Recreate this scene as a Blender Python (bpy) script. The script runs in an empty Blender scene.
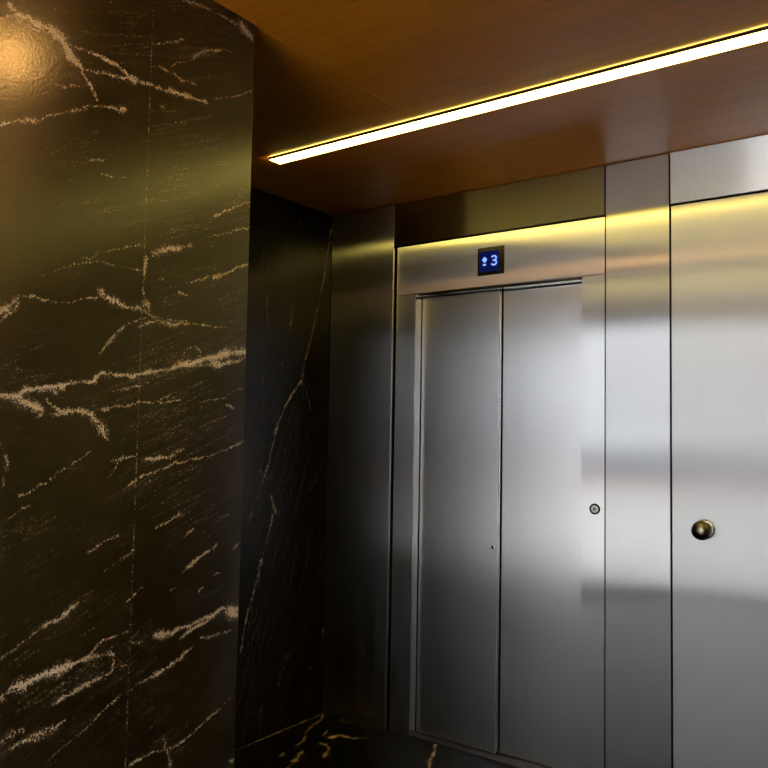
import bpy, bmesh, math, random
import numpy as np
from mathutils import Matrix, Vector

LED, SPOT, SKY, EXPOSURE = 15.0, 150.0, 15., 0.0
LEDC = (1.0, .78, .17)
WIN_X1 = .1
SILL = .001
PLASTER = (.05, .03, .015)
ROUGH_LEFT = .21
IOR_LEFT = 2.1
T_TILT_L, T_TILT_R = 0.5, 1

VEINS_LEFT = [(0.0073,1,[(-2.25,2.203),(-2.226,2.19),(-2.194,2.191)]),(0.0147,1,[(-2.197,2.189),(-2.16,2.184),(-2.126,2.17),(-2.109,2.154)]),(0.0084,1,[(-2.117,2.155),(-2.101,2.143),(-2.081,2.133)]),(0.0055,0.9,[(-2.085,2.135),(-2.032,2.144),(-1.985,2.153),(-1.95,2.158)]),(0.0084,1,[(-1.959,2.157),(-1.909,2.166)]),(0.0055,0.9,[(-1.904,2.165),(-1.861,2.167),(-1.801,2.173),(-1.738,2.181)]),(0.0042,0.7,[(-2.085,2.128),(-2.068,2.112),(-2.05,2.089),(-2.044,2.081)]),(0.0055,0.8,[(-2.099,2.174),(-2.059,2.182),(-2.025,2.181),(-1.995,2.177),(-1.968,2.165),(-1.936,2.161)]),(0.005,0.5,[(-2.265,2.162),(-2.246,2.178),(-2.211,2.176),(-2.182,2.174)]),(0.0055,0.9,[(-1.821,2.408),(-1.759,2.42),(-1.726,2.419),(-1.67,2.425),(-1.617,2.423)]),(0.0105,1,[(-1.629,2.425),(-1.589,2.407)]),(0.0038,0.7,[(-1.904,2.263),(-1.846,2.288),(-1.812,2.314)]),(0.0034,0.6,[(-1.854,2.229),(-1.805,2.261),(-1.78,2.279)]),(0.0042,0.8,[(-1.787,2.272),(-1.765,2.298),(-1.744,2.313)]),(0.0034,0.6,[(-1.744,2.313),(-1.667,2.342)]),(0.005,0.7,[(-1.887,2.216),(-1.853,2.213),(-1.818,2.21)]),(0.0084,0.85,[(-1.823,2.209),(-1.777,2.217)]),(0.0042,0.9,[(-1.65,2.228),(-1.584,2.27)]),(0.0038,0.45,[(-1.717,2.196),(-1.65,2.228)]),(0.0042,0.55,[(-2.255,1.954),(-2.201,1.979),(-2.13,2.017),(-2.069,2.052)]),(0.005,0.8,[(-2.077,2.05),(-2.029,2.074),(-1.973,2.083)]),(0.0034,0.4,[(-2.011,2.054),(-1.998,2.039)]),(0.0034,0.45,[(-2.075,1.93),(-2.032,1.948),(-2.003,1.969)]),(0.0034,0.4,[(-2.03,1.917),(-1.962,1.928)]),(0.0126,1,[(-1.884,1.77),(-1.864,1.782),(-1.84,1.79)]),(0.0071,0.95,[(-1.84,1.79),(-1.816,1.797),(-1.771,1.812)]),(0.0034,0.5,[(-1.745,1.832),(-1.659,1.867),(-1.578,1.902)]),(0.0042,0.65,[(-1.705,1.9),(-1.65,1.93),(-1.583,1.965)]),(0.0029,0.4,[(-1.9,2.071),(-1.809,2.109),(-1.716,2.158)]),(0.0029,0.4,[(-1.906,2.105),(-1.8,2.133)]),(0.0029,0.35,[(-1.713,2.38),(-1.657,2.39),(-1.616,2.412)]),(0.0063,0.6,[(-1.874,2.126),(-1.869,2.126)]),(0.0029,0.4,[(-2.155,2.076),(-2.079,2.095)]),(0.0029,0.4,[(-2.246,2.042),(-2.163,2.087)]),(0.0032,0.4,[(-2.03,1.739),(-1.973,1.766),(-1.902,1.791)]),(0.0084,0.55,[(-2.238,1.589),(-2.212,1.612),(-2.178,1.629)]),(0.0084,0.6,[(-2.237,1.569),(-2.214,1.586),(-2.198,1.611)]),(0.0038,0.5,[(-2.178,1.627),(-2.097,1.633),(-2.026,1.647)]),(0.0076,0.9,[(-2.023,1.665),(-2.002,1.65),(-1.958,1.642),(-1.9,1.637)]),(0.0038,0.85,[(-1.903,1.762),(-1.904,1.699),(-1.905,1.638)]),(0.0063,0.7,[(-1.905,1.638),(-1.886,1.636),(-1.896,1.654)]),(0.005,0.6,[(-1.905,1.638),(-1.871,1.623)]),(0.0055,0.75,[(-2.013,1.528),(-1.981,1.56),(-1.952,1.597),(-1.944,1.606),(-1.895,1.62)]),(0.0076,0.9,[(-1.916,1.596),(-1.866,1.615),(-1.818,1.613),(-1.773,1.619)]),(0.0027,0.6,[(-1.876,1.626),(-1.737,1.627),(-1.58,1.629)]),(0.0042,0.8,[(-1.699,1.746),(-1.632,1.774),(-1.58,1.801)]),(0.0027,0.5,[(-1.782,1.719),(-1.699,1.748)]),(0.0042,0.6,[(-2.07,1.726),(-2.022,1.739)]),(0.0029,0.45,[(-2.158,1.672),(-2.1,1.696),(-2.03,1.723),(-1.917,1.724)]),(0.0105,0.95,[(-2.23,1.423),(-2.203,1.424)]),(0.0189,1,[(-2.206,1.421),(-2.189,1.426)]),(0.0126,0.95,[(-2.189,1.432),(-2.176,1.438)]),(0.0076,0.95,[(-2.176,1.439),(-2.133,1.452),(-2.089,1.462),(-2.034,1.468),(-2.003,1.489),(-1.96,1.488),(-1.88,1.492),(-1.814,1.509),(-1.774,1.525)]),(0.0147,0.95,[(-1.794,1.52),(-1.712,1.54),(-1.647,1.557),(-1.577,1.569)]),(0.0105,0.9,[(-1.647,1.561),(-1.575,1.577)]),(0.0084,0.8,[(-1.733,1.525),(-1.679,1.535),(-1.574,1.555)]),(0.0032,0.8,[(-1.789,1.528),(-1.78,1.553),(-1.756,1.572),(-1.729,1.554),(-1.733,1.537)]),(0.0136,1,[(-2.196,1.421),(-2.168,1.413),(-2.142,1.399)]),(0.0063,0.7,[(-2.144,1.441),(-2.111,1.436)]),(0.0063,0.8,[(-2.132,1.421),(-2.113,1.408),(-2.094,1.4),(-2.055,1.4)]),(0.0115,1,[(-2.055,1.402),(-2.027,1.393),(-2.018,1.379)]),(0.0088,0.95,[(-2.018,1.379),(-2.001,1.358),(-1.986,1.34)]),(0.0046,0.6,[(-2.152,1.386),(-2.116,1.393),(-2.055,1.4)]),(0.0038,0.65,[(-1.999,1.405),(-1.94,1.415),(-1.868,1.425),(-1.781,1.436)]),(0.0034,0.45,[(-1.729,1.431),(-1.642,1.447),(-1.574,1.476)]),(0.0084,0.7,[(-1.641,1.426),(-1.616,1.421)]),(0.0034,0.5,[(-2.0,1.438),(-1.941,1.456),(-1.879,1.467)]),(0.0059,0.7,[(-1.973,1.295),(-1.908,1.302)]),(0.0071,0.8,[(-1.881,1.298),(-1.824,1.301),(-1.771,1.318)]),(0.0038,0.6,[(-1.98,1.256),(-1.96,1.281),(-1.964,1.294)]),(0.0042,0.8,[(-1.936,1.229),(-1.897,1.253),(-1.842,1.271),(-1.794,1.287)]),(0.0038,0.7,[(-1.794,1.287),(-1.723,1.296)]),(0.0046,0.85,[(-1.637,1.316),(-1.603,1.328),(-1.574,1.341)]),(0.0029,0.5,[(-1.723,1.296),(-1.637,1.316)]),(0.0034,0.5,[(-1.768,1.267),(-1.68,1.294)]),(0.0042,0.45,[(-2.18,1.227),(-2.117,1.264),(-2.081,1.284),(-2.027,1.315)]),(0.005,0.3,[(-2.225,1.332),(-2.21,1.293),(-2.215,1.248)]),(0.0029,0.4,[(-1.849,1.433),(-1.811,1.451)]),(0.0029,0.4,[(-1.726,1.365),(-1.64,1.4)]),(0.0034,0.4,[(-1.861,1.714),(-1.832,1.703)]),(0.0063,0.6,[(-1.806,1.69),(-1.781,1.689)]),(0.0027,0.4,[(-2.122,1.373),(-2.152,1.38)]),(0.0084,0.8,[(-2.202,0.842),(-2.162,0.855),(-2.12,0.865)]),(0.0105,0.85,[(-2.162,0.856),(-2.12,0.865),(-2.077,0.868),(-2.054,0.868)]),(0.0076,0.8,[(-2.054,0.87),(-2.015,0.875),(-1.95,0.872)]),(0.0063,0.6,[(-1.912,0.884),(-1.876,0.884)]),(0.0084,0.95,[(-1.84,0.889),(-1.787,0.892),(-1.728,0.896)]),(0.0084,0.9,[(-1.728,0.896),(-1.665,0.905),(-1.638,0.916)]),(0.0126,1,[(-1.635,0.917),(-1.584,0.907)]),(0.0126,1,[(-1.609,0.908),(-1.584,0.887)]),(0.0046,0.8,[(-1.767,0.867),(-1.717,0.883),(-1.675,0.898)]),(0.005,0.6,[(-1.705,0.856),(-1.652,0.856),(-1.608,0.858)]),(0.0042,0.65,[(-2.012,0.881),(-1.993,0.902),(-1.969,0.915),(-1.913,0.915),(-1.911,0.929)]),(0.0055,0.7,[(-2.088,0.8),(-2.044,0.813),(-1.997,0.826),(-1.957,0.834),(-1.948,0.861)]),(0.0038,0.5,[(-1.949,0.843),(-1.914,0.839)]),(0.0032,0.5,[(-2.205,0.916),(-2.152,0.94),(-2.118,0.96)]),(0.0055,0.85,[(-2.118,0.96),(-2.093,0.969),(-2.067,0.981),(-2.041,0.999)]),(0.0034,0.6,[(-2.037,1.001),(-1.998,1.019)]),(0.0105,0.5,[(-2.197,0.756),(-2.171,0.764),(-2.151,0.765)]),(0.0071,0.55,[(-2.196,0.734),(-2.157,0.741),(-2.108,0.75),(-2.057,0.762)]),(0.0034,0.5,[(-2.098,0.687),(-2.055,0.714),(-1.994,0.752),(-1.945,0.774),(-1.877,0.79)]),(0.005,0.75,[(-1.877,0.79),(-1.822,0.807),(-1.775,0.824),(-1.725,0.845)]),(0.0042,0.6,[(-1.896,0.62),(-1.851,0.625),(-1.795,0.621)]),(0.0042,0.7,[(-1.795,0.621),(-1.752,0.625),(-1.697,0.648),(-1.601,0.687)]),(0.0076,0.7,[(-1.806,0.656),(-1.795,0.621),(-1.784,0.581)]),(0.0046,0.6,[(-1.594,0.529),(-1.537,0.54),(-1.504,0.543)]),(0.0063,0.6,[(-1.578,0.532),(-1.524,0.511)]),(0.004,0.65,[(-1.801,0.983),(-1.782,0.992)]),(0.004,0.65,[(-1.669,1.004),(-1.645,1.007)]),(0.004,0.65,[(-1.846,1.134),(-1.779,1.164)]),(0.004,0.65,[(-1.778,1.018),(-1.734,1.044),(-1.661,1.077)]),(0.004,0.65,[(-2.026,1.1),(-1.994,1.115),(-1.948,1.127)]),(0.004,0.65,[(-1.92,0.979),(-1.877,1.005)]),(0.004,0.65,[(-1.983,1.053),(-1.908,1.091)]),(0.004,0.65,[(-1.653,1.146),(-1.619,1.152)]),(0.004,0.65,[(-1.757,1.111),(-1.737,1.125)]),(0.004,0.65,[(-1.715,0.972),(-1.7,0.98)]),(0.004,0.65,[(-2.205,1.181),(-2.158,1.207)]),(0.004,0.65,[(-1.604,1.063),(-1.587,1.074)])]
VEINS_RECESS = [(0.0079,0.6,[(-0.023,2.413),(-0.035,2.309),(-0.051,2.238),(-0.072,2.101),(-0.105,1.963),(-0.149,1.826),(-0.181,1.694),(-0.201,1.596),(-0.235,1.555),(-0.301,1.473),(-0.353,1.371),(-0.393,1.264),(-0.432,1.16),(-0.49,1.043),(-0.538,0.959)]),(0.0058,0.5,[(-0.188,1.573),(-0.148,1.462)]),(0.0058,0.45,[(-0.135,1.086),(-0.089,1.156)]),(0.0054,0.4,[(-0.5,1.563),(-0.47,1.61)]),(0.0054,0.4,[(-0.364,1.664),(-0.337,1.728)]),(0.0054,0.4,[(-0.305,1.888),(-0.292,1.969)]),(0.005,0.35,[(-0.466,2.067),(-0.45,1.809)]),(0.009,0.5,[(-0.496,1.191),(-0.432,1.152)]),(0.0079,0.5,[(-0.407,1.069),(-0.372,0.994)]),(0.005,0.4,[(-0.314,1.824),(-0.294,1.906)]),(0.0058,0.35,[(-0.542,2.114),(-0.456,2.084)]),(0.0047,0.65,[(-0.393,0.981),(-0.409,0.937),(-0.441,0.836),(-0.477,0.693)]),(0.0054,0.6,[(-0.463,0.788),(-0.479,0.717),(-0.511,0.626),(-0.539,0.536),(-0.554,0.459),(-0.57,0.4)]),(0.0043,0.4,[(-0.504,0.621),(-0.517,0.541),(-0.525,0.503)]),(0.0094,0.45,[(-0.332,0.209),(-0.291,0.282),(-0.27,0.33)]),(0.0122,0.5,[(-0.025,0.398),(-0.014,0.356)]),(0.0058,0.35,[(-0.16,0.774),(-0.14,0.883)]),(0.0072,0.4,[(-0.117,0.235),(-0.093,0.243)]),(0.0054,0.35,[(-0.269,2.325),(-0.258,2.367)]),(0.0054,0.35,[(-0.493,2.402),(-0.471,2.442)]),(0.0054,0.35,[(-0.342,2.405),(-0.324,2.426)]),(0.0054,0.35,[(-0.159,2.358),(-0.134,2.418)])]
VEINS_FLOOR = [(0.009,0.7,[(-2.555,-0.013),(-2.504,-0.08),(-2.465,-0.235),(-2.405,-0.328),(-2.379,-0.397)]),(0.0117,1,[(-2.329,-0.226),(-2.311,-0.175),(-2.245,-0.168)]),(0.0063,0.7,[(-2.245,-0.168),(-2.191,-0.108)]),(0.009,0.6,[(-2.369,-0.237),(-2.396,-0.162)]),(0.0117,0.8,[(-2.329,-0.297),(-2.256,-0.313),(-2.212,-0.405)]),(0.0067,0.6,[(-2.316,-0.346),(-2.28,-0.242)]),(0.0081,0.5,[(-2.409,-0.055),(-2.412,0.002)]),(0.0099,0.6,[(-2.324,-0.411),(-2.279,-0.513),(-2.257,-0.574)]),(0.0126,0.8,[(-1.938,0.05),(-1.898,-0.038),(-1.85,-0.141),(-1.801,-0.233)]),(0.009,0.5,[(-2.355,-0.52),(-2.371,-0.477)]),(0.0063,0.4,[(-2.393,-0.059),(-2.334,0.023)])]


C = bpy.context.scene.collection
H = 2.45                       # ceiling height
X_NEAR, Y_END, X_REC = -1.5194, -1.5804, -2.5566
Y_REAR, X_RIGHT = -4.3, 2.7

# ------------------------------------------------------------------ node helpers
class NT:
    def __init__(self, name):
        self.m = bpy.data.materials.new(name); self.m.use_nodes = True
        self.t = self.m.node_tree; self.t.nodes.clear()
        self.out = self.t.nodes.new('ShaderNodeOutputMaterial')
    def n(self, typ, **kw):
        nd = self.t.nodes.new('ShaderNode' + typ)
        for k, v in kw.items():
            if k.startswith('i_'):
                nd.inputs[k[2:].replace('_', ' ')].default_value = v
            else:
                setattr(nd, k, v)
        return nd
    def l(self, a, b): self.t.links.new(a, b)
    def math(self, op, a, b=None, c=None, clamp=False):
        nd = self.t.nodes.new('ShaderNodeMath'); nd.operation = op; nd.use_clamp = clamp
        for i, v in enumerate((a, b, c)):
            if v is None: continue
            if isinstance(v, (int, float)): nd.inputs[i].default_value = v
            else: self.l(v, nd.inputs[i])
        return nd.outputs[0]
    def coords(self, scale=(1, 1, 1), rot=(0, 0, 0)):
        tc = self.n('TexCoord'); mp = self.n('Mapping')
        mp.inputs['Scale'].default_value = scale; mp.inputs['Rotation'].default_value = rot
        self.l(tc.outputs['Object'], mp.inputs['Vector'])
        if any(rot):                                              # turn first, then stretch
            mp.inputs['Scale'].default_value = (1, 1, 1); m2 = self.n('Mapping'); m2.inputs['Scale'].default_value = scale
            self.l(mp.outputs['Vector'], m2.inputs['Vector']); return m2.outputs['Vector']
        return mp.outputs['Vector']
    def noise(self, vec, scale, detail=3, rough=.5, dist=0):
        nd = self.n('TexNoise'); nd.inputs['Scale'].default_value = scale
        nd.inputs['Detail'].default_value = detail; nd.inputs['Roughness'].default_value = rough
        nd.inputs['Distortion'].default_value = dist
        self.l(vec, nd.inputs['Vector']); return nd.outputs['Fac']
    def ramp(self, fac, stops):
        nd = self.n('ValToRGB'); e = nd.color_ramp.elements
        while len(e) < len(stops): e.new(.5)
        for el, (p, c) in zip(e, stops): el.position = p; el.color = (*c, 1) if len(c) == 3 else c
        self.l(fac, nd.inputs['Fac']); return nd.outputs['Color']
    def mix(self, f, a, b):
        nd = self.n('Mix', data_type='RGBA')
        for i, v in ((0, f), (6, a), (7, b)):
            if isinstance(v, (int, float)): nd.inputs[i].default_value = v
            elif isinstance(v, tuple): nd.inputs[i].default_value = (*v, 1)
            else: self.l(v, nd.inputs[i])
        return nd.outputs[2]
    def bsdf(self, **kw):
        b = self.n('BsdfPrincipled')
        for k, v in kw.items():
            s = b.inputs[k.replace('_', ' ')]
            if isinstance(v, bpy.types.NodeSocket): self.l(v, s)
            else: s.default_value = (*v, 1) if (isinstance(v, tuple) and len(v) == 3 and s.type == 'RGBA') else v
        self.l(b.outputs[0], self.out.inputs[0]); return b
    def bump(self, h, dist, strength=1.0, nrm=None):
        b = self.n('Bump'); b.inputs['Distance'].default_value = dist; b.inputs['Strength'].default_value = strength
        self.l(h, b.inputs['Height'])
        if nrm is not None: self.l(nrm, b.inputs['Normal'])
        return b.outputs[0]

def simple(name, col, rough=.5, metal=0., spec=.5):
    t = NT(name); t.bsdf(Base_Color=col, Roughness=rough, Metallic=metal, Specular_IOR_Level=spec); return t.m

def emit(name, col, strength):
    t = NT(name); e = t.n('Emission'); e.inputs[0].default_value = (*col, 1); e.inputs[1].default_value = strength
    t.l(e.outputs[0], t.out.inputs[0]); return t.m

def steel(name, sharp=.30, an=.75, broad=.55, bfac=.25, col=(.62, .605, .585), wav=.0005, wscale=2.2, tangent=(1, 0, 0), seed=0., wv=(1, 1, 1)):
    """sheet metal brushed upright: a lobe drawn out sideways over a softer one"""
    t = NT(name)
    v = t.coords(); tc = t.n('Mapping'); tc.inputs['Location'].default_value = (seed, seed * .7, seed * 1.3); tc.inputs['Scale'].default_value = wv
    t.l(v, tc.inputs['Vector'])
    nrm = t.bump(t.noise(tc.outputs[0], wscale, 1.5, .4), wav) if wav else None
    fine = t.noise(t.coords((85, 85, 2)), 1.0, 2, .6)           # hairlines of the upright brushing
    blot = t.noise(t.coords((1, 1, 1)), 7, 4, .6)
    var = t.math('ADD', t.math('MULTIPLY', t.math('SUBTRACT', fine, .5), .01), t.math('MULTIPLY', t.math('SUBTRACT', blot, .5), .006))
    colr = t.mix(t.math('MULTIPLY', fine, .15), col, tuple(c * .8 for c in col))
    tg = t.n('CombineXYZ')
    for i in range(3): tg.inputs[i].default_value = tangent[i]
    lobes = []
    for r, a in ((sharp, -an), (broad, -.35 if an else 0.)):
        g = t.n('BsdfAnisotropic', distribution='BECKMANN')
        t.l(colr, g.inputs['Color']); t.l(t.math('ADD', var, r), g.inputs['Roughness']); g.inputs['Anisotropy'].default_value = a
        if an: t.l(tg.outputs[0], g.inputs['Tangent'])
        if nrm is not None: t.l(nrm, g.inputs['Normal'])
        lobes.append(g)
    mx = t.n('MixShader'); mx.inputs[0].default_value = bfac
    t.l(lobes[0].outputs[0], mx.inputs[1]); t.l(lobes[1].outputs[0], mx.inputs[2]); t.l(mx.outputs[0], t.out.inputs[0])
    return t.m

def marble(name, streak_rot, streak_scale, rough=.25, streak=.5, bumpd=.00018, ior=1.5, drawn=0., base_stops=[(.3, (.0070, .0055, .0042)), (.7, (.017, .0125, .0088))]):
    t = NT(name)
    v = t.coords()
    at = t.n('Attribute', attribute_name='vein').outputs['Fac']
    hf = t.noise(v, 210, 3, .75); mf = t.noise(v, 45, 3, .6)
    k = t.math('ADD', t.math('MULTIPLY', t.math('SUBTRACT', hf, .5), 3.4), t.math('MULTIPLY', t.math('SUBTRACT', mf, .5), 1.4))
    m1 = t.math('MULTIPLY', t.math('SUBTRACT', t.math('SUBTRACT', at, .31), t.math('MULTIPLY', k, 1.25)), 2.2, clamp=True)
    m1 = t.math('MULTIPLY', m1, t.math('MULTIPLY', t.math('SUBTRACT', at, .06), 4.0, clamp=True))
    # hairline streaks following the bedding of the stone
    sv = t.coords(streak_scale, streak_rot)
    s1 = t.noise(sv, 1.0, 5, .62, .6)
    ln = t.math('SUBTRACT', 1.0, t.math('MULTIPLY', t.math('ABSOLUTE', t.math('SUBTRACT', s1, .5)), 38), clamp=True)
    patch = t.math('MULTIPLY', t.math('SUBTRACT', t.noise(v, 5, 3, .6), .44), 6, clamp=True)
    dots = t.math('MULTIPLY', t.math('SUBTRACT', hf, .52), 6, clamp=True)
    m2 = t.math('MULTIPLY', t.math('MULTIPLY', ln, patch), t.math('MULTIPLY', dots, streak))
    specks = t.math('MULTIPLY', t.math('SUBTRACT', t.noise(v, 110, 2, .5), .735), 9, clamp=True)
    m2 = t.math('MAXIMUM', m2, t.math('MULTIPLY', specks, .35 * streak))
    m = t.math('MAXIMUM', m1, m2)
    base = t.ramp(t.noise(v, 7, 5, .65), base_stops)
    vc = t.ramp(mf, [(.3, (.52, .39, .25)), (.7, (.84, .70, .52))])
    col = t.mix(m, base, vc)
    bn = t.bump(t.noise(v, 170, 2, .6), bumpd)
    rg = t.math('ADD', rough, t.math('MULTIPLY', t.math('SUBTRACT', t.noise(v, 30, 3, .6), .5), .04))
    df = t.n('BsdfDiffuse'); gl = t.n('BsdfAnisotropic', distribution='BECKMANN'); fr = t.n('Fresnel'); mx = t.n('MixShader')
    t.l(col, df.inputs['Color']); t.l(rg, gl.inputs['Roughness']); gl.inputs['Color'].default_value = (1, 1, 1, 1)
    fr.inputs['IOR'].default_value = ior
    if drawn:                                                     # honed with upright strokes: a second lobe drawn out vertically
        g2 = t.n('BsdfAnisotropic', distribution='BECKMANN'); g2.inputs['Roughness'].default_value = .42; g2.inputs['Anisotropy'].default_value = -.5
        tg = t.n('CombineXYZ'); tg.inputs[2].default_value = 1.; t.l(tg.outputs[0], g2.inputs['Tangent']); t.l(bn, g2.inputs['Normal'])
        gm = t.n('MixShader'); gm.inputs[0].default_value = drawn
        t.l(gl.outputs[0], gm.inputs[1]); t.l(g2.outputs[0], gm.inputs[2]); gl2 = gm
    else: gl2 = gl
    for nd in (df, gl, fr): t.l(bn, nd.inputs['Normal'])
    t.l(fr.outputs[0], mx.inputs[0]); t.l(df.outputs[0], mx.inputs[1]); t.l(gl2.outputs[0], mx.inputs[2]); t.l(mx.outputs[0], t.out.inputs[0])
    return t.m

def wood(name):
    t = NT(name)
    v = t.coords((1.2, 26, 1))
    g = t.noise(v, 1.6, 5, .6, .8)
    g2 = t.noise(t.coords((3, 160, 1)), 1.0, 3, .6)
    g3 = t.noise(t.coords((.5, 5, 1)), 1.0, 2, .5, .4)
    f = t.math('ADD', t.math('MULTIPLY', g, .55), t.math('ADD', t.math('MULTIPLY', g2, .25), t.math('MULTIPLY', g3, .2)))
    col = t.ramp(f, [(.32, (.42, .118, .004)), (.5, (.55, .178, .007)), (.68, (.64, .228, .011))])
    t.bsdf(Base_Color=col, Roughness=.33, Specular_IOR_Level=.5, Coat_Weight=0.)
    return t.m

def glass(name):
    t = NT(name)
    tr = t.n('BsdfTransparent'); gl = t.n('BsdfGlossy'); gl.inputs['Roughness'].default_value = 0.0
    fr = t.n('Fresnel'); fr.inputs[0].default_value = 1.45; mx = t.n('MixShader')
    t.l(fr.outputs[0], mx.inputs[0]); t.l(tr.outputs[0], mx.inputs[1]); t.l(gl.outputs[0], mx.inputs[2]); t.l(mx.outputs[0], t.out.inputs[0])
    return t.m

# ------------------------------------------------------------------ mesh helpers
def link(name, me, mats, parent=None):
    o = bpy.data.objects.new(name, me); C.objects.link(o)
    for m in (mats if isinstance(mats, (list, tuple)) else [mats]): me.materials.append(m)
    if parent is not None: o.parent = parent
    return o
def from_bm(name, bm, mats, parent=None, smooth=False, side=False):
    if side:                                                  # folded side faces of a sheet: not brushed across
        bm.normal_update()
        for f in bm.faces:
            if abs(f.normal.x) > .6: f.material_index = 1
    me = bpy.data.meshes.new(name); bmesh.ops.recalc_face_normals(bm, faces=bm.faces); bm.to_mesh(me); bm.free()
    if smooth:
        for p in me.polygons: p.use_smooth = True
    return link(name, me, mats, parent)
def add_box(bm, x0, x1, y0, y1, z0, z1, bev=0., seg=2, mat=None, mi=0):
    b2 = bmesh.new()
    bmesh.ops.create_cube(b2, size=1)
    for v in b2.verts:
        v.co = Vector(((x0 + x1) / 2 + v.co.x * (x1 - x0), (y0 + y1) / 2 + v.co.y * (y1 - y0), (z0 + z1) / 2 + v.co.z * (z1 - z0)))
    if bev: bmesh.ops.bevel(b2, geom=b2.edges[:], offset=bev, segments=seg, affect='EDGES', profile=.5)
    if mat is not None: bmesh.ops.transform(b2, matrix=mat, verts=b2.verts)
    for f in b2.faces: f.material_index = mi
    me = bpy.data.meshes.new('t'); b2.to_mesh(me); b2.free(); bm.from_mesh(me); bpy.data.meshes.remove(me)
def box(name, mats, parent, *a, **k):
    bm = bmesh.new(); add_box(bm, *a, **k); return from_bm(name, bm, mats, parent, side=isinstance(mats, list))
def lathe(name, prof, mats, parent, n=40, axis='Y', loc=(0, 0, 0)):
    """profile [(radius, height)] turned about an axis pointing out of the wall (-Y)"""
    bm = bmesh.new(); rings = []
    for r, h in prof:
        if r < 1e-6: rings.append([bm.verts.new((loc[0], loc[1] - h, loc[2]))] if axis == 'Y' else [bm.verts.new((loc[0], loc[1], loc[2] - h))])
        else:
            ring = []
            for i in range(n):
                a = 2 * math.pi * i / n
                ring.append(bm.verts.new((loc[0] + r * math.cos(a), loc[1] - h, loc[2] + r * math.sin(a)) if axis == 'Y' else
                                         (loc[0] + r * math.cos(a), loc[1] + r * math.sin(a), loc[2] - h)))
            rings.append(ring)
    for a, b in zip(rings, rings[1:]):
        for i in range(n):
            j = (i + 1) % n
            if len(a) == 1 and len(b) == 1: continue
            if len(a) == 1: bm.faces.new((a[0], b[i], b[j]))
            elif len(b) == 1: bm.faces.new((a[i], b[0], a[j]))
            else: bm.faces.new((a[i], b[i], b[j], a[j]))
    return from_bm(name, bm, mats, parent, smooth=True)
def thing(name, label, cat, loc=(0, 0, 0), group=None):
    o = bpy.data.objects.new(name, None); C.objects.link(o); o.location = loc
    o.empty_display_size = .05
    return tag(o, label, cat, group)
def tag(o, label, cat, group=None):
    o['label'] = label; o['category'] = cat
    if group: o['group'] = group
    return o
def structure(o): o['kind'] = 'structure'; return o
def rel(o):
    """keep a part where it was modelled in world space when its parent stands elsewhere"""
    o.matrix_parent_inverse = Matrix.Translation(-Vector(o.parent.location)); return o

def axis_vals(lo, hi, dlo, dhi, d, coarse=.12):
    a = list(np.arange(dlo, dhi + d * .5, d))
    n0 = max(0, int(math.ceil((dlo - lo) / coarse))); n1 = max(0, int(math.ceil((hi - a[-1]) / coarse)))
    pre = list(np.linspace(lo, dlo, n0 + 1)[:-1]) if n0 else []
    post = list(np.linspace(a[-1], hi, n1 + 1)[1:]) if n1 else []
    return np.array(pre + a + post)

def vein_field(A, B, veins, seed):
    """strength of the mineral veins over the grid A x B, from polylines given in metres on the slab"""
    rng = np.random.RandomState(seed)
    F = np.zeros((len(A), len(B)), np.float32)
    for w, inten, pts in veins:
        P = np.array(pts, float)
        seg = np.linalg.norm(np.diff(P, axis=0), axis=1); s = np.r_[0, np.cumsum(seg)]
        n = max(3, int(s[-1] / .006)); u = np.linspace(0, s[-1], n)
        Q = np.stack([np.interp(u, s, P[:, 0]), np.interp(u, s, P[:, 1])], 1)
        jit = np.cumsum(rng.randn(n, 2), 0); jit -= np.linspace(0, 1, n)[:, None] * jit[-1]
        Q += jit * .0013 + rng.randn(n, 2) * .0008
        W = w * (.45 + .75 * np.abs(np.convolve(rng.randn(n + 4), np.ones(5) / 2.4, 'valid')))
        I = inten * np.clip(.84 + .42 * np.convolve(rng.randn(n + 8), np.ones(9) / 4, 'valid'), .55, 1.15)
        for i in range(n - 1):
            p, q = Q[i], Q[i + 1]; r = W[i] * 2.4 + .003
            a0, a1 = np.searchsorted(A, (min(p[0], q[0]) - r, max(p[0], q[0]) + r))
            b0, b1 = np.searchsorted(B, (min(p[1], q[1]) - r, max(p[1], q[1]) + r))
            if a1 <= a0 or b1 <= b0: continue
            GA, GB = np.meshgrid(A[a0:a1], B[b0:b1], indexing='ij')
            d = q - p; L = max(d @ d, 1e-12)
            t = np.clip(((GA - p[0]) * d[0] + (GB - p[1]) * d[1]) / L, 0, 1)
            D = np.hypot(GA - p[0] - t * d[0], GB - p[1] - t * d[1])
            val = I[i] * (.72 * np.exp(-(D / (W[i] * .36)) ** 2) + .38 * np.exp(-(D / (W[i] * 1.05)) ** 2))
            F[a0:a1, b0:b1] = np.maximum(F[a0:a1, b0:b1], val)
    return F

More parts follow.
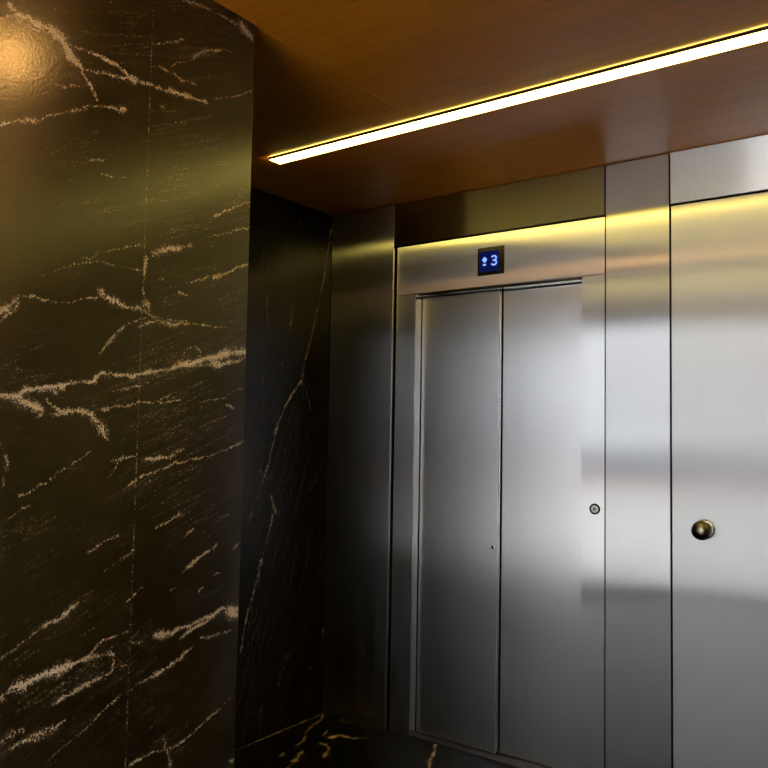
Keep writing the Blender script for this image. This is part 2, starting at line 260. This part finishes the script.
def grid_mesh(name, A, B, place, F, extra=None):
    """place(a, b) -> xyz arrays; the face winding follows A x B; extra = list of quads (4 points each)"""
    na, nb = len(A), len(B)
    GA, GB = np.meshgrid(A, B, indexing='ij')
    co = np.stack(place(GA.ravel(), GB.ravel()), 1)
    i, j = np.meshgrid(np.arange(na - 1), np.arange(nb - 1), indexing='ij')
    v = (i * nb + j).ravel()
    quads = np.stack([v, v + nb, v + nb + 1, v + 1], 1)
    vals = F.ravel().astype(np.float32)
    if extra:
        ev = np.array([p for q in extra for p in q], float); k = len(co)
        co = np.r_[co, ev]; quads = np.r_[quads, k + np.arange(len(ev)).reshape(-1, 4)]
        vals = np.r_[vals, np.zeros(len(ev), np.float32)]
    me = bpy.data.meshes.new(name)
    me.vertices.add(len(co)); me.vertices.foreach_set('co', co.astype(np.float32).ravel())
    me.loops.add(quads.size); me.loops.foreach_set('vertex_index', quads.astype(np.int32).ravel())
    me.polygons.add(len(quads)); me.polygons.foreach_set('loop_start', (np.arange(len(quads)) * 4).astype(np.int32))
    me.update(calc_edges=True); me.validate()
    at = me.attributes.new('vein', 'FLOAT', 'POINT'); at.data.foreach_set('value', vals)
    return me

# ------------------------------------------------------------------ materials
M = {}
M['marble'] = marble('black_marble', (0, 0, 0), (1, 1, 1))
M['marble_left'] = marble('black_marble_honed', (math.radians(-22), 0, 0), (1, 2.0, 34), rough=ROUGH_LEFT, bumpd=.00034, streak=.75, ior=IOR_LEFT, drawn=.62, base_stops=[(.3, (.010, .0062, .0022)), (.7, (.024, .0145, .0055))])
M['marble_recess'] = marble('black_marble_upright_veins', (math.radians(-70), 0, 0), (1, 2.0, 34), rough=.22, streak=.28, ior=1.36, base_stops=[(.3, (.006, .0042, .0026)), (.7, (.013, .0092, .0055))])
M['marble_floor'] = marble('black_marble_floor', (0, 0, math.radians(30)), (3, 20, 1), rough=.30, ior=1.13, base_stops=[(.3, (.003, .0024, .002)), (.7, (.007, .0055, .0045))], streak=.25, bumpd=.00004)
M['wood'] = wood('wood_veneer')
M['steel_col'] = steel('brushed_steel_column', .285, .87, .5, .10, seed=4.1, wav=.0016)
M['steel_left'] = steel('brushed_steel_left_column', .285, .79, .5, .05, seed=7.7, wav=.0008)
M['steel_frame'] = steel('brushed_steel_frame', .285, .83, .5, .06, seed=2.2, wav=.0013)
M['steel_right'] = steel('brushed_steel_service_door', .285, .86, .62, .48, seed=9.2, wav=.0012)
M['steel_door'] = steel('satin_steel_door', .34, .64, .6, .03, seed=5.5, wav=.0003)
M['steel_transom'] = steel('brushed_steel_transom', .34, .82, .5, .1, seed=3.1, wav=.0002, tangent=(0, 0, 1))
M['edge'] = steel('steel_edge', .23, 0., .5, .08, wav=0)
M['sill'] = steel('sill_steel', .45, 0., .6, .3, col=(.22, .21, .20), wav=0)
M['cap'] = simple('button_cap', (.62, .62, .63), .35, .25)
M['black'] = simple('black_gap', (.006, .006, .006), .6)
M['dark_metal'] = simple('dark_anodised', (.03, .028, .025), .4, .6)
M['bronze'] = steel('dark_bronze', .24, 0., .5, .3, col=(.20, .165, .115), wav=0)
M['led'] = emit('led_diffuser', LEDC, LED)
M['led_rear'] = emit('led_diffuser_rear', LEDC, LED)
M['halogen'] = emit('warm_downlight', (1.0, .50, .13), SPOT)
M['screen'] = emit('indicator_screen', (.003, .006, .060), 1.0)
M['glyph'] = emit('indicator_glyph', (.19, .31, 1.0), 1.8)
M['bezel'] = simple('indicator_bezel', (.008, .008, .010), .18)
M['plaster'] = simple('rear_plaster', PLASTER, .7)
M['alu'] = simple('facade_frame', (.05, .05, .052), .4, .5)
M['glass'] = glass('facade_glass')
M['pave'] = simple('paving', (.50, .49, .47), .8)
M['road'] = simple('asphalt', (.10, .105, .115), .8)
M['dark_band'] = simple('grey_band', (.24, .26, .30), .8)
M['white_band'] = simple('white_band', (.92, .94, .97), .7)
M['orange_band'] = simple('orange_band', (.62, .25, .09), .7)
M['render_wall'] = simple('pale_render', (.62, .64, .66), .8)
M['foliage'] = simple('foliage', (.10, .16, .06), .8)

# ------------------------------------------------------------------ setting
# left marble wall: two slabs that meet in a fine joint
A = axis_vals(Y_REAR, Y_END, -2.55, Y_END, .003); B = axis_vals(0, H, 0, H, .003)
F = vein_field(A, B, VEINS_LEFT, 3)
J = -1.907
jw = np.exp(-((A - J) / .0013) ** 2) * .46
F = np.maximum(F, jw[:, None].astype(np.float32))
c = .002
quads = [[(X_NEAR, Y_END, 0), (X_NEAR - c, Y_END + c, 0), (X_NEAR - c, Y_END + c, H), (X_NEAR, Y_END, H)],
         [(X_NEAR - c, Y_END + c, 0), (X_REC, Y_END + c, 0), (X_REC, Y_END + c, H), (X_NEAR - c, Y_END + c, H)],
         [(X_REC, Y_END + c, 0), (X_REC, Y_REAR, 0), (X_REC, Y_REAR, H), (X_REC, Y_END + c, H)],
         [(X_REC, Y_REAR, 0), (X_NEAR, Y_REAR, 0), (X_NEAR, Y_REAR, H), (X_REC, Y_REAR, H)]]
me = grid_mesh('wall_left', A, B, lambda a, b: (np.full_like(a, X_NEAR), a, b), F, quads)
structure(link('wall_left', me, M['marble_left']))

# recess wall beside the lift
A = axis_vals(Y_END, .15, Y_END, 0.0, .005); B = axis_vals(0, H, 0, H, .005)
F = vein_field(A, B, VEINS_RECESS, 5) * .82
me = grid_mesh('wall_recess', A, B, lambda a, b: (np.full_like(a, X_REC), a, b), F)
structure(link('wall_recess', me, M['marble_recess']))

# floor
A = axis_vals(X_REC, X_RIGHT, X_REC, -1.2, .005); B = axis_vals(Y_REAR, .15, -.9, 0.05, .005)
FV = VEINS_FLOOR + [(.006, .75, [(X_REC + .004, -1.5), (X_REC + .004, -.02)]), (.005, .5, [(X_REC + .01, -.024), (-2.19, -.024)])]
F = vein_field(A, B, FV, 8) * .85
me = grid_mesh('floor', A, B, lambda a, b: (a, b, np.zeros_like(a)), F)
structure(link('floor', me, M['marble_floor']))

# ceiling: two veneered boards that meet above the end of the marble wall
bm = bmesh.new()
add_box(bm, X_REC - .1, X_NEAR - .0012, Y_REAR, .2, H, H + .03, .0012, 1)
add_box(bm, X_NEAR, X_RIGHT + .1, Y_REAR, .2, H, H + .03, .0012, 1)
add_box(bm, X_REC - .1, X_RIGHT + .1, Y_REAR, .2, H + .031, H + .06)
structure(from_bm('ceiling', bm, M['wood']))

structure(box('wall_front', M['black'], None, X_REC - .1, X_RIGHT + .1, .12, .2, 0, H))
structure(box('wall_rear', M['plaster'], None, WIN_X1, X_RIGHT + .1, Y_REAR - .06, Y_REAR, 0, H))
structure(box('wall_right', M['plaster'], None, X_RIGHT, X_RIGHT + .1, Y_REAR, .12, 0, H))

# glazed entrance front behind the viewer
fr = structure(thing('window_1', 'glazed entrance front behind the viewer', 'window', (0, Y_REAR, 0)))
del fr['label']; del fr['category']
bm = bmesh.new()
x0, x1 = X_NEAR, WIN_X1
n = 1
for i in range(n + 1):
    x = x0 + (x1 - x0) * i / n
    add_box(bm, max(x0, x - .03), min(x1, x + .03), Y_REAR - .05, Y_REAR, 0, H, .002, 1)
add_box(bm, x0, x1, Y_REAR - .05, Y_REAR, 0, SILL)
for z in (SILL + .03, H - .03): add_box(bm, x0, x1, Y_REAR - .045, Y_REAR - .005, z - .03, z + .03)
rel(structure(from_bm('window_frame', bm, M['alu'], fr)))
rel(structure(box('window_pane', M['glass'], fr, x0, x1, Y_REAR - .027, Y_REAR - .025, .06, H - .06)))

# outside, seen only as bands of light in the steel
structure(box('paving', M['pave'], None, -30, 30, -16, Y_REAR - .05, -.2, 0))
structure(box('road', M['road'], None, -60, 60, -60, -16, -.25, -.05))

structure(box('added_sky_blocker', M['render_wall'], None, -30, 30, -22, -21, -.25, 13))  # unseen block, added to hide the sky from the steel's reflections
structure(box('added_band_pale', M['render_wall'], None, -30, 30, -15.2, -14.9, 0, .34))  # unseen, made up as the pale strip below the orange line
structure(box('added_band_dark', M['dark_band'], None, -30, 30, -21.0, -20.9, -.2, .85))  # unseen, added to reflect as a darker band in the steel
structure(box('added_band_white', M['white_band'], None, -30, 30, -21.0, -20.85, 1.18, 1.42))  # unseen, added to reflect as a white line in the steel
structure(box('added_band_orange', M['orange_band'], None, -30, 30, -15.25, -14.85, .34, .41))  # unseen, made up to give the orange line in the steel

# ------------------------------------------------------------------ steel front
Yf = 0.0
o = box('steel_column', [M['steel_left'], M['edge']], None, X_REC + .002, -2.1740, -.020, .118, .002, H - .004, .0018, 2)
tag(o, 'dim brushed steel column panel between the black marble corner and the lift door frame', 'steel panel', )
o = box('steel_column', [M['steel_col'], M['edge']], None, -1.1470, -.8985, -.005, .118, .002, H - .003, .0030, 2)
tag(o, 'tall narrow brushed steel column right of the lift doors, running unbroken to the ceiling', 'steel panel')

# lift entrance
lift = thing('elevator_entrance', 'brushed steel lift entrance with two closed sliding door panels', 'elevator', (-1.65, .03, 0))
xl, xr = -2.1660, -1.1520
jl, jr, zt = -2.055, -1.247, 2.002
rel(box('lintel', [M['steel_frame'], M['edge']], lift, xl, xr, Yf, .118, 2.0115, 2.241, .0012, 2))
def jamb(x0, x1, m):
    return rel(box('jamb', [M[m], M['edge']], lift, x0, x1, Yf, .118, 0, 2.0105, .0012, 2))
jamb(xl, jl, 'steel_left'); jamb(jr, xr, 'steel_frame')
rel(box('soffit', M['edge'], lift, jl + .001, jr - .001, .012, .117, 2.000, 2.0110))
def door_panel(x0, x1, y):
    bm = bmesh.new()
    add_box(bm, x0, x1, y, y + .022, .012, 1.998, .004, 3)
    o = rel(from_bm('door_panel', bm, [M['steel_door'], M['edge']], lift, side=True))
    for p in o.data.polygons: p.use_smooth = False
    return o
dl = door_panel(jl + .002, -1.6440, .050)
dr = door_panel(-1.6410, jr + .05, .0735)
dl['label'] = 'left sliding door panel, in the darker half'
dr['label'] = 'right sliding door panel, brighter, with a scuffed bottom edge'
dn_ = lathe('dent', [(0, .0016), (.003, .0012), (.0065, .0006), (.0085, -.0005)], M['edge'], dl, n=20, loc=(-1.669, .050, .878)); dn_['label'] = 'small dent by the closing edge'
bm = bmesh.new()
add_box(bm, jl + .001, jr - .001, .012, .118, 0.0005, .006)
for y in (.030, .044, .068, .092): add_box(bm, jl + .001, jr - .001, y - .003, y + .003, .006, .0085)
rel(from_bm('sill', bm, M['sill'], lift))

# transom boards above
def transom(label, x0, x1, z0, z1, ytop, tilt, yaw=0.):
    bm = bmesh.new()
    add_box(bm, x0, x1, 0, .012, z0 - z1, 0, .0025, 2)
    cx = (x0 + x1) / 2
    mt = Matrix.Translation((cx, ytop, z1)) @ Matrix.Rotation(math.radians(yaw), 4, 'Z') @ Matrix.Rotation(math.radians(tilt), 4, 'X') @ Matrix.Translation((-cx, 0, 0))
    bmesh.ops.transform(bm, matrix=mt, verts=bm.verts)
    return tag(from_bm('transom_panel', bm, M['steel_transom']), label, 'steel panel')
transom('long steel transom board above the lift lintel, dark at its left end', -2.170, -1.1520, 2.247, 2.447, -.012, T_TILT_L)
transom('pale steel transom board at the top right, above the panel with the knob', -.8940, -.06, 2.250, 2.447, -.010, T_TILT_R)

# service door on the right with a knob
sp = thing('service_door', 'wide plain steel service door with a round bronze knob, at the right', 'door', (-.60, .02, 0))
rel(box('door_leaf', [M['steel_right'], M['edge']], sp, -.8930, -.06, 0, .05, 0.004, 2.244, .0018, 2))
kx, kz = -.777, 1.036
kn = rel(lathe('knob', [(0.0, .004), (.012, .004), (.012, .018), (.016, .022), (.0265, .028), (.0325, .036), (.0345, .046), (.0330, .056), (.0280, .064), (.018, .070), (.008, .0725), (0, .073)], M['bronze'], sp, loc=(kx, 0, kz)))
kn['label'] = 'dark bronze round knob'
rose = lathe('knob_rose', [(0, .006), (.024, .006), (.029, .0058), (.033, .0045), (.0355, .0022), (.0358, -.001)], M['edge'], kn, loc=(kx, 0, kz))
rose.matrix_parent_inverse = Matrix.Translation(-Vector(sp.location))
rose.matrix_parent_inverse = kn.matrix_world.inverted() if False else Matrix.Identity(4)

# unseen dark cladding, added to keep grey haze out of the left wall
bm = bmesh.new(); add_box(bm, -.056, X_RIGHT - .002, -.002, .119, 0, H)
structure(from_bm('added_dark_cladding', bm, M['marble_recess']))

# floor indicator
fi = thing('floor_indicator', 'small black floor indicator with a blue lit arrow and number 3 on the lift lintel', 'display', (-1.6625, 0, 2.1205))
ix0, ix1, iz0, iz1 = -1.7275, -1.5975, 2.0590, 2.1815
rel(box('bezel', M['bezel'], fi, ix0, ix1, -.006, -.0002, iz0, iz1, .0015, 2))
sc_ = rel(box('screen', M['screen'], fi, ix0 + .010, ix1 - .026, -.0066, -.0058, iz0 + .016, iz1 - .018))
sc_['label'] = 'glowing dark blue screen'
def poly_prism(name, polys, mat, parent, y0=-.0080, y1=-.0066):
    bm = bmesh.new()
    for pl in polys:
        f = [bm.verts.new((x, y0, z)) for x, z in pl]; b = [bm.verts.new((x, y1, z)) for x, z in pl]
        bm.faces.new(f); bm.faces.new(b[::-1])
        for i in range(len(pl)):
            j = (i + 1) % len(pl); bm.faces.new((f[i], b[i], b[j], f[j]))
    return from_bm(name, bm, mat, parent)
def stroke(pts, w):
    out = []
    for (ax, az), (bx, bz) in zip(pts, pts[1:]):
        d = Vector((bx - ax, bz - az)); d.normalize(); n_ = Vector((-d.y, d.x)) * w / 2; e = d * w * .35
        out.append([(ax - e.x + n_.x, az - e.y + n_.y), (bx + e.x + n_.x, bz + e.y + n_.y), (bx + e.x - n_.x, bz + e.y - n_.y), (ax - e.x - n_.x, az - e.y - n_.y)])
    return out
# arrow: broad head, gap, short foot
ax_, az_ = -1.692, 2.1245
head = [(ax_ - .013, az_ + .001), (ax_ - .007, az_ + .009), (ax_, az_ + .016), (ax_ + .008, az_ + .010), (ax_ + .013, az_ + .002), (ax_ + .008, az_ - .002), (ax_ + .006, az_ - .008), (ax_ - .005, az_ - .008), (ax_ - .006, az_ - .001)]
foot = [(ax_ - .007, az_ - .023), (ax_ + .007, az_ - .023), (ax_ + .007, az_ - .015), (ax_ - .007, az_ - .015)]
g = rel(poly_prism('direction_arrow', [head, foot], M['glyph'], fi)); g['label'] = 'pale blue lit arrow'
tx, tz = -1.6455, 2.1205
th = [(-.010, .0165), (-.004, .0195), (.005, .0190), (.0105, .0140), (.0105, .0065), (.005, .0010), (-.003, .0005)]
lo = [(.005, .0010), (.0115, -.0060), (.0115, -.0135), (.0055, -.0190), (-.004, -.0195), (-.0110, -.0150)]
g = rel(poly_prism('digit', [q for q in stroke([(tx + a, tz + b) for a, b in th], .0062)] + stroke([(tx + a, tz + b) for a, b in lo], .0062), M['glyph'], fi)); g['label'] = 'pale blue lit number 3'

# call button
cb = thing('call_button', 'small round lift call button with a black ring on the right door jamb', 'button', (-1.1905, 0, 1.080))
rel(lathe('ring', [(.0155, -.0015), (.0155, .0050), (.0170, .0062), (.0200, .0062), (.0215, .0045), (.0215, -.0015)], M['bezel'], cb, loc=(-1.1905, 0, 1.080)))
rel(lathe('push_cap', [(0, .0040), (.010, .0041), (.0140, .0036), (.0154, .0020), (.0154, .0002)], M['cap'], cb, loc=(-1.1905, 0, 1.080)))
rel(lathe('centre_mark', [(0, .0052), (.0045, .0050), (.0055, .0040)], simple('button_mark', (.10, .11, .14), .4), cb, n=24, loc=(-1.1905, 0, 1.080)))

# ------------------------------------------------------------------ ceiling lights
def strip(label, x0, x1, y0, y1, joints, mat, drop=.012):
    t = thing('ceiling_light', label, 'ceiling light', ((x0 + x1) / 2, (y0 + y1) / 2, H))
    bm = bmesh.new()
    add_box(bm, x0 + .004, x1, y0 - .005, y0 - .001, H - drop - .001, H - .0032)
    for k in range(12): add_box(bm, x0 + .01 + (x1 - x0 - .02) * k / 11 - .001, x0 + .01 + (x1 - x0 - .02) * k / 11 + .001, y0 - .004, y0 - .001, H - .0032, H - .0003)
    add_box(bm, x0 + .004, x1, y1, y1 + .003, H - drop + .003, H - .0003)
    rel(from_bm('housing', bm, M['dark_metal'], t))
    xs = [x0] + joints + [x1]
    for a, b in zip(xs, xs[1:]):
        d = rel(box('diffuser', mat, t, a + .0008, b - .0008, y0 + .0005, y1 - .0005, H - drop, H - .0006, .0015, 1))
    return t
strip('long slim glowing strip light set in the wooden ceiling above the lift', -2.218, 2.3, -.818, -.754, [-1.03, .6], M['led'])
strip('second strip light of the ceiling, behind the viewer', -.9, 2.3, -2.56, -2.50, [.6], M['led_rear'])
dn = thing('downlight', 'round warm downlight in the ceiling near the marble wall', 'ceiling light', (-.80, -1.88, H))
rel(lathe('lamp', [(0, .001), (.05, .001), (.05, .0002)], M['halogen'], dn, axis='Z', loc=(-.80, -1.88, H)))
rel(lathe('trim_ring', [(.050, .0002), (.050, .004), (.056, .0055), (.066, .004), (.068, .0002)], M['edge'], dn, axis='Z', loc=(-.80, -1.88, H)))

# ------------------------------------------------------------------ daylight
w = bpy.data.worlds.new('sky'); bpy.context.scene.world = w; w.use_nodes = True
nt = w.node_tree; nt.nodes.clear()
out = nt.nodes.new('ShaderNodeOutputWorld'); bg = nt.nodes.new('ShaderNodeBackground')
tc = nt.nodes.new('ShaderNodeTexCoord'); sx = nt.nodes.new('ShaderNodeSeparateXYZ'); rp = nt.nodes.new('ShaderNodeValToRGB')
nt.links.new(tc.outputs['Generated'], sx.inputs[0]); nt.links.new(sx.outputs['Z'], rp.inputs[0])
e = rp.color_ramp.elements
e[0].position = 0.0; e[0].color = (.96, .97, 1.0, 1); e[1].position = .5; e[1].color = (.90, .94, 1.0, 1)
nt.links.new(rp.outputs[0], bg.inputs[0]); bg.inputs[1].default_value = SKY
nt.links.new(bg.outputs[0], out.inputs[0])

# ------------------------------------------------------------------ camera
cam = bpy.data.cameras.new('camera'); co = bpy.data.objects.new('camera', cam); C.objects.link(co)
cam.sensor_width = 36; cam.lens = 37.2647; cam.clip_start = .02
right = Vector((.80612, .59148, .01797)); fwd = Vector((-.59136, .80412, .06066)); up = Vector((.02143, -.05953, .99800))
mw = Matrix((right, up, -fwd)).transposed().to_4x4(); mw.translation = (0, -3.0339, 1.366)
co.matrix_world = mw
s = bpy.context.scene
s.camera = co
s.view_settings.view_transform = 'Standard'; s.view_settings.look = 'None'
s.view_settings.exposure = EXPOSURE; s.view_settings.gamma = 1; s.view_settings.use_curve_mapping = False
s.cycles.max_bounces = 10; s.cycles.diffuse_bounces = 5; s.cycles.glossy_bounces = 6
s.cycles.sample_clamp_indirect = 8
s.cycles.use_adaptive_sampling = False
s.cycles.blur_glossy = .3
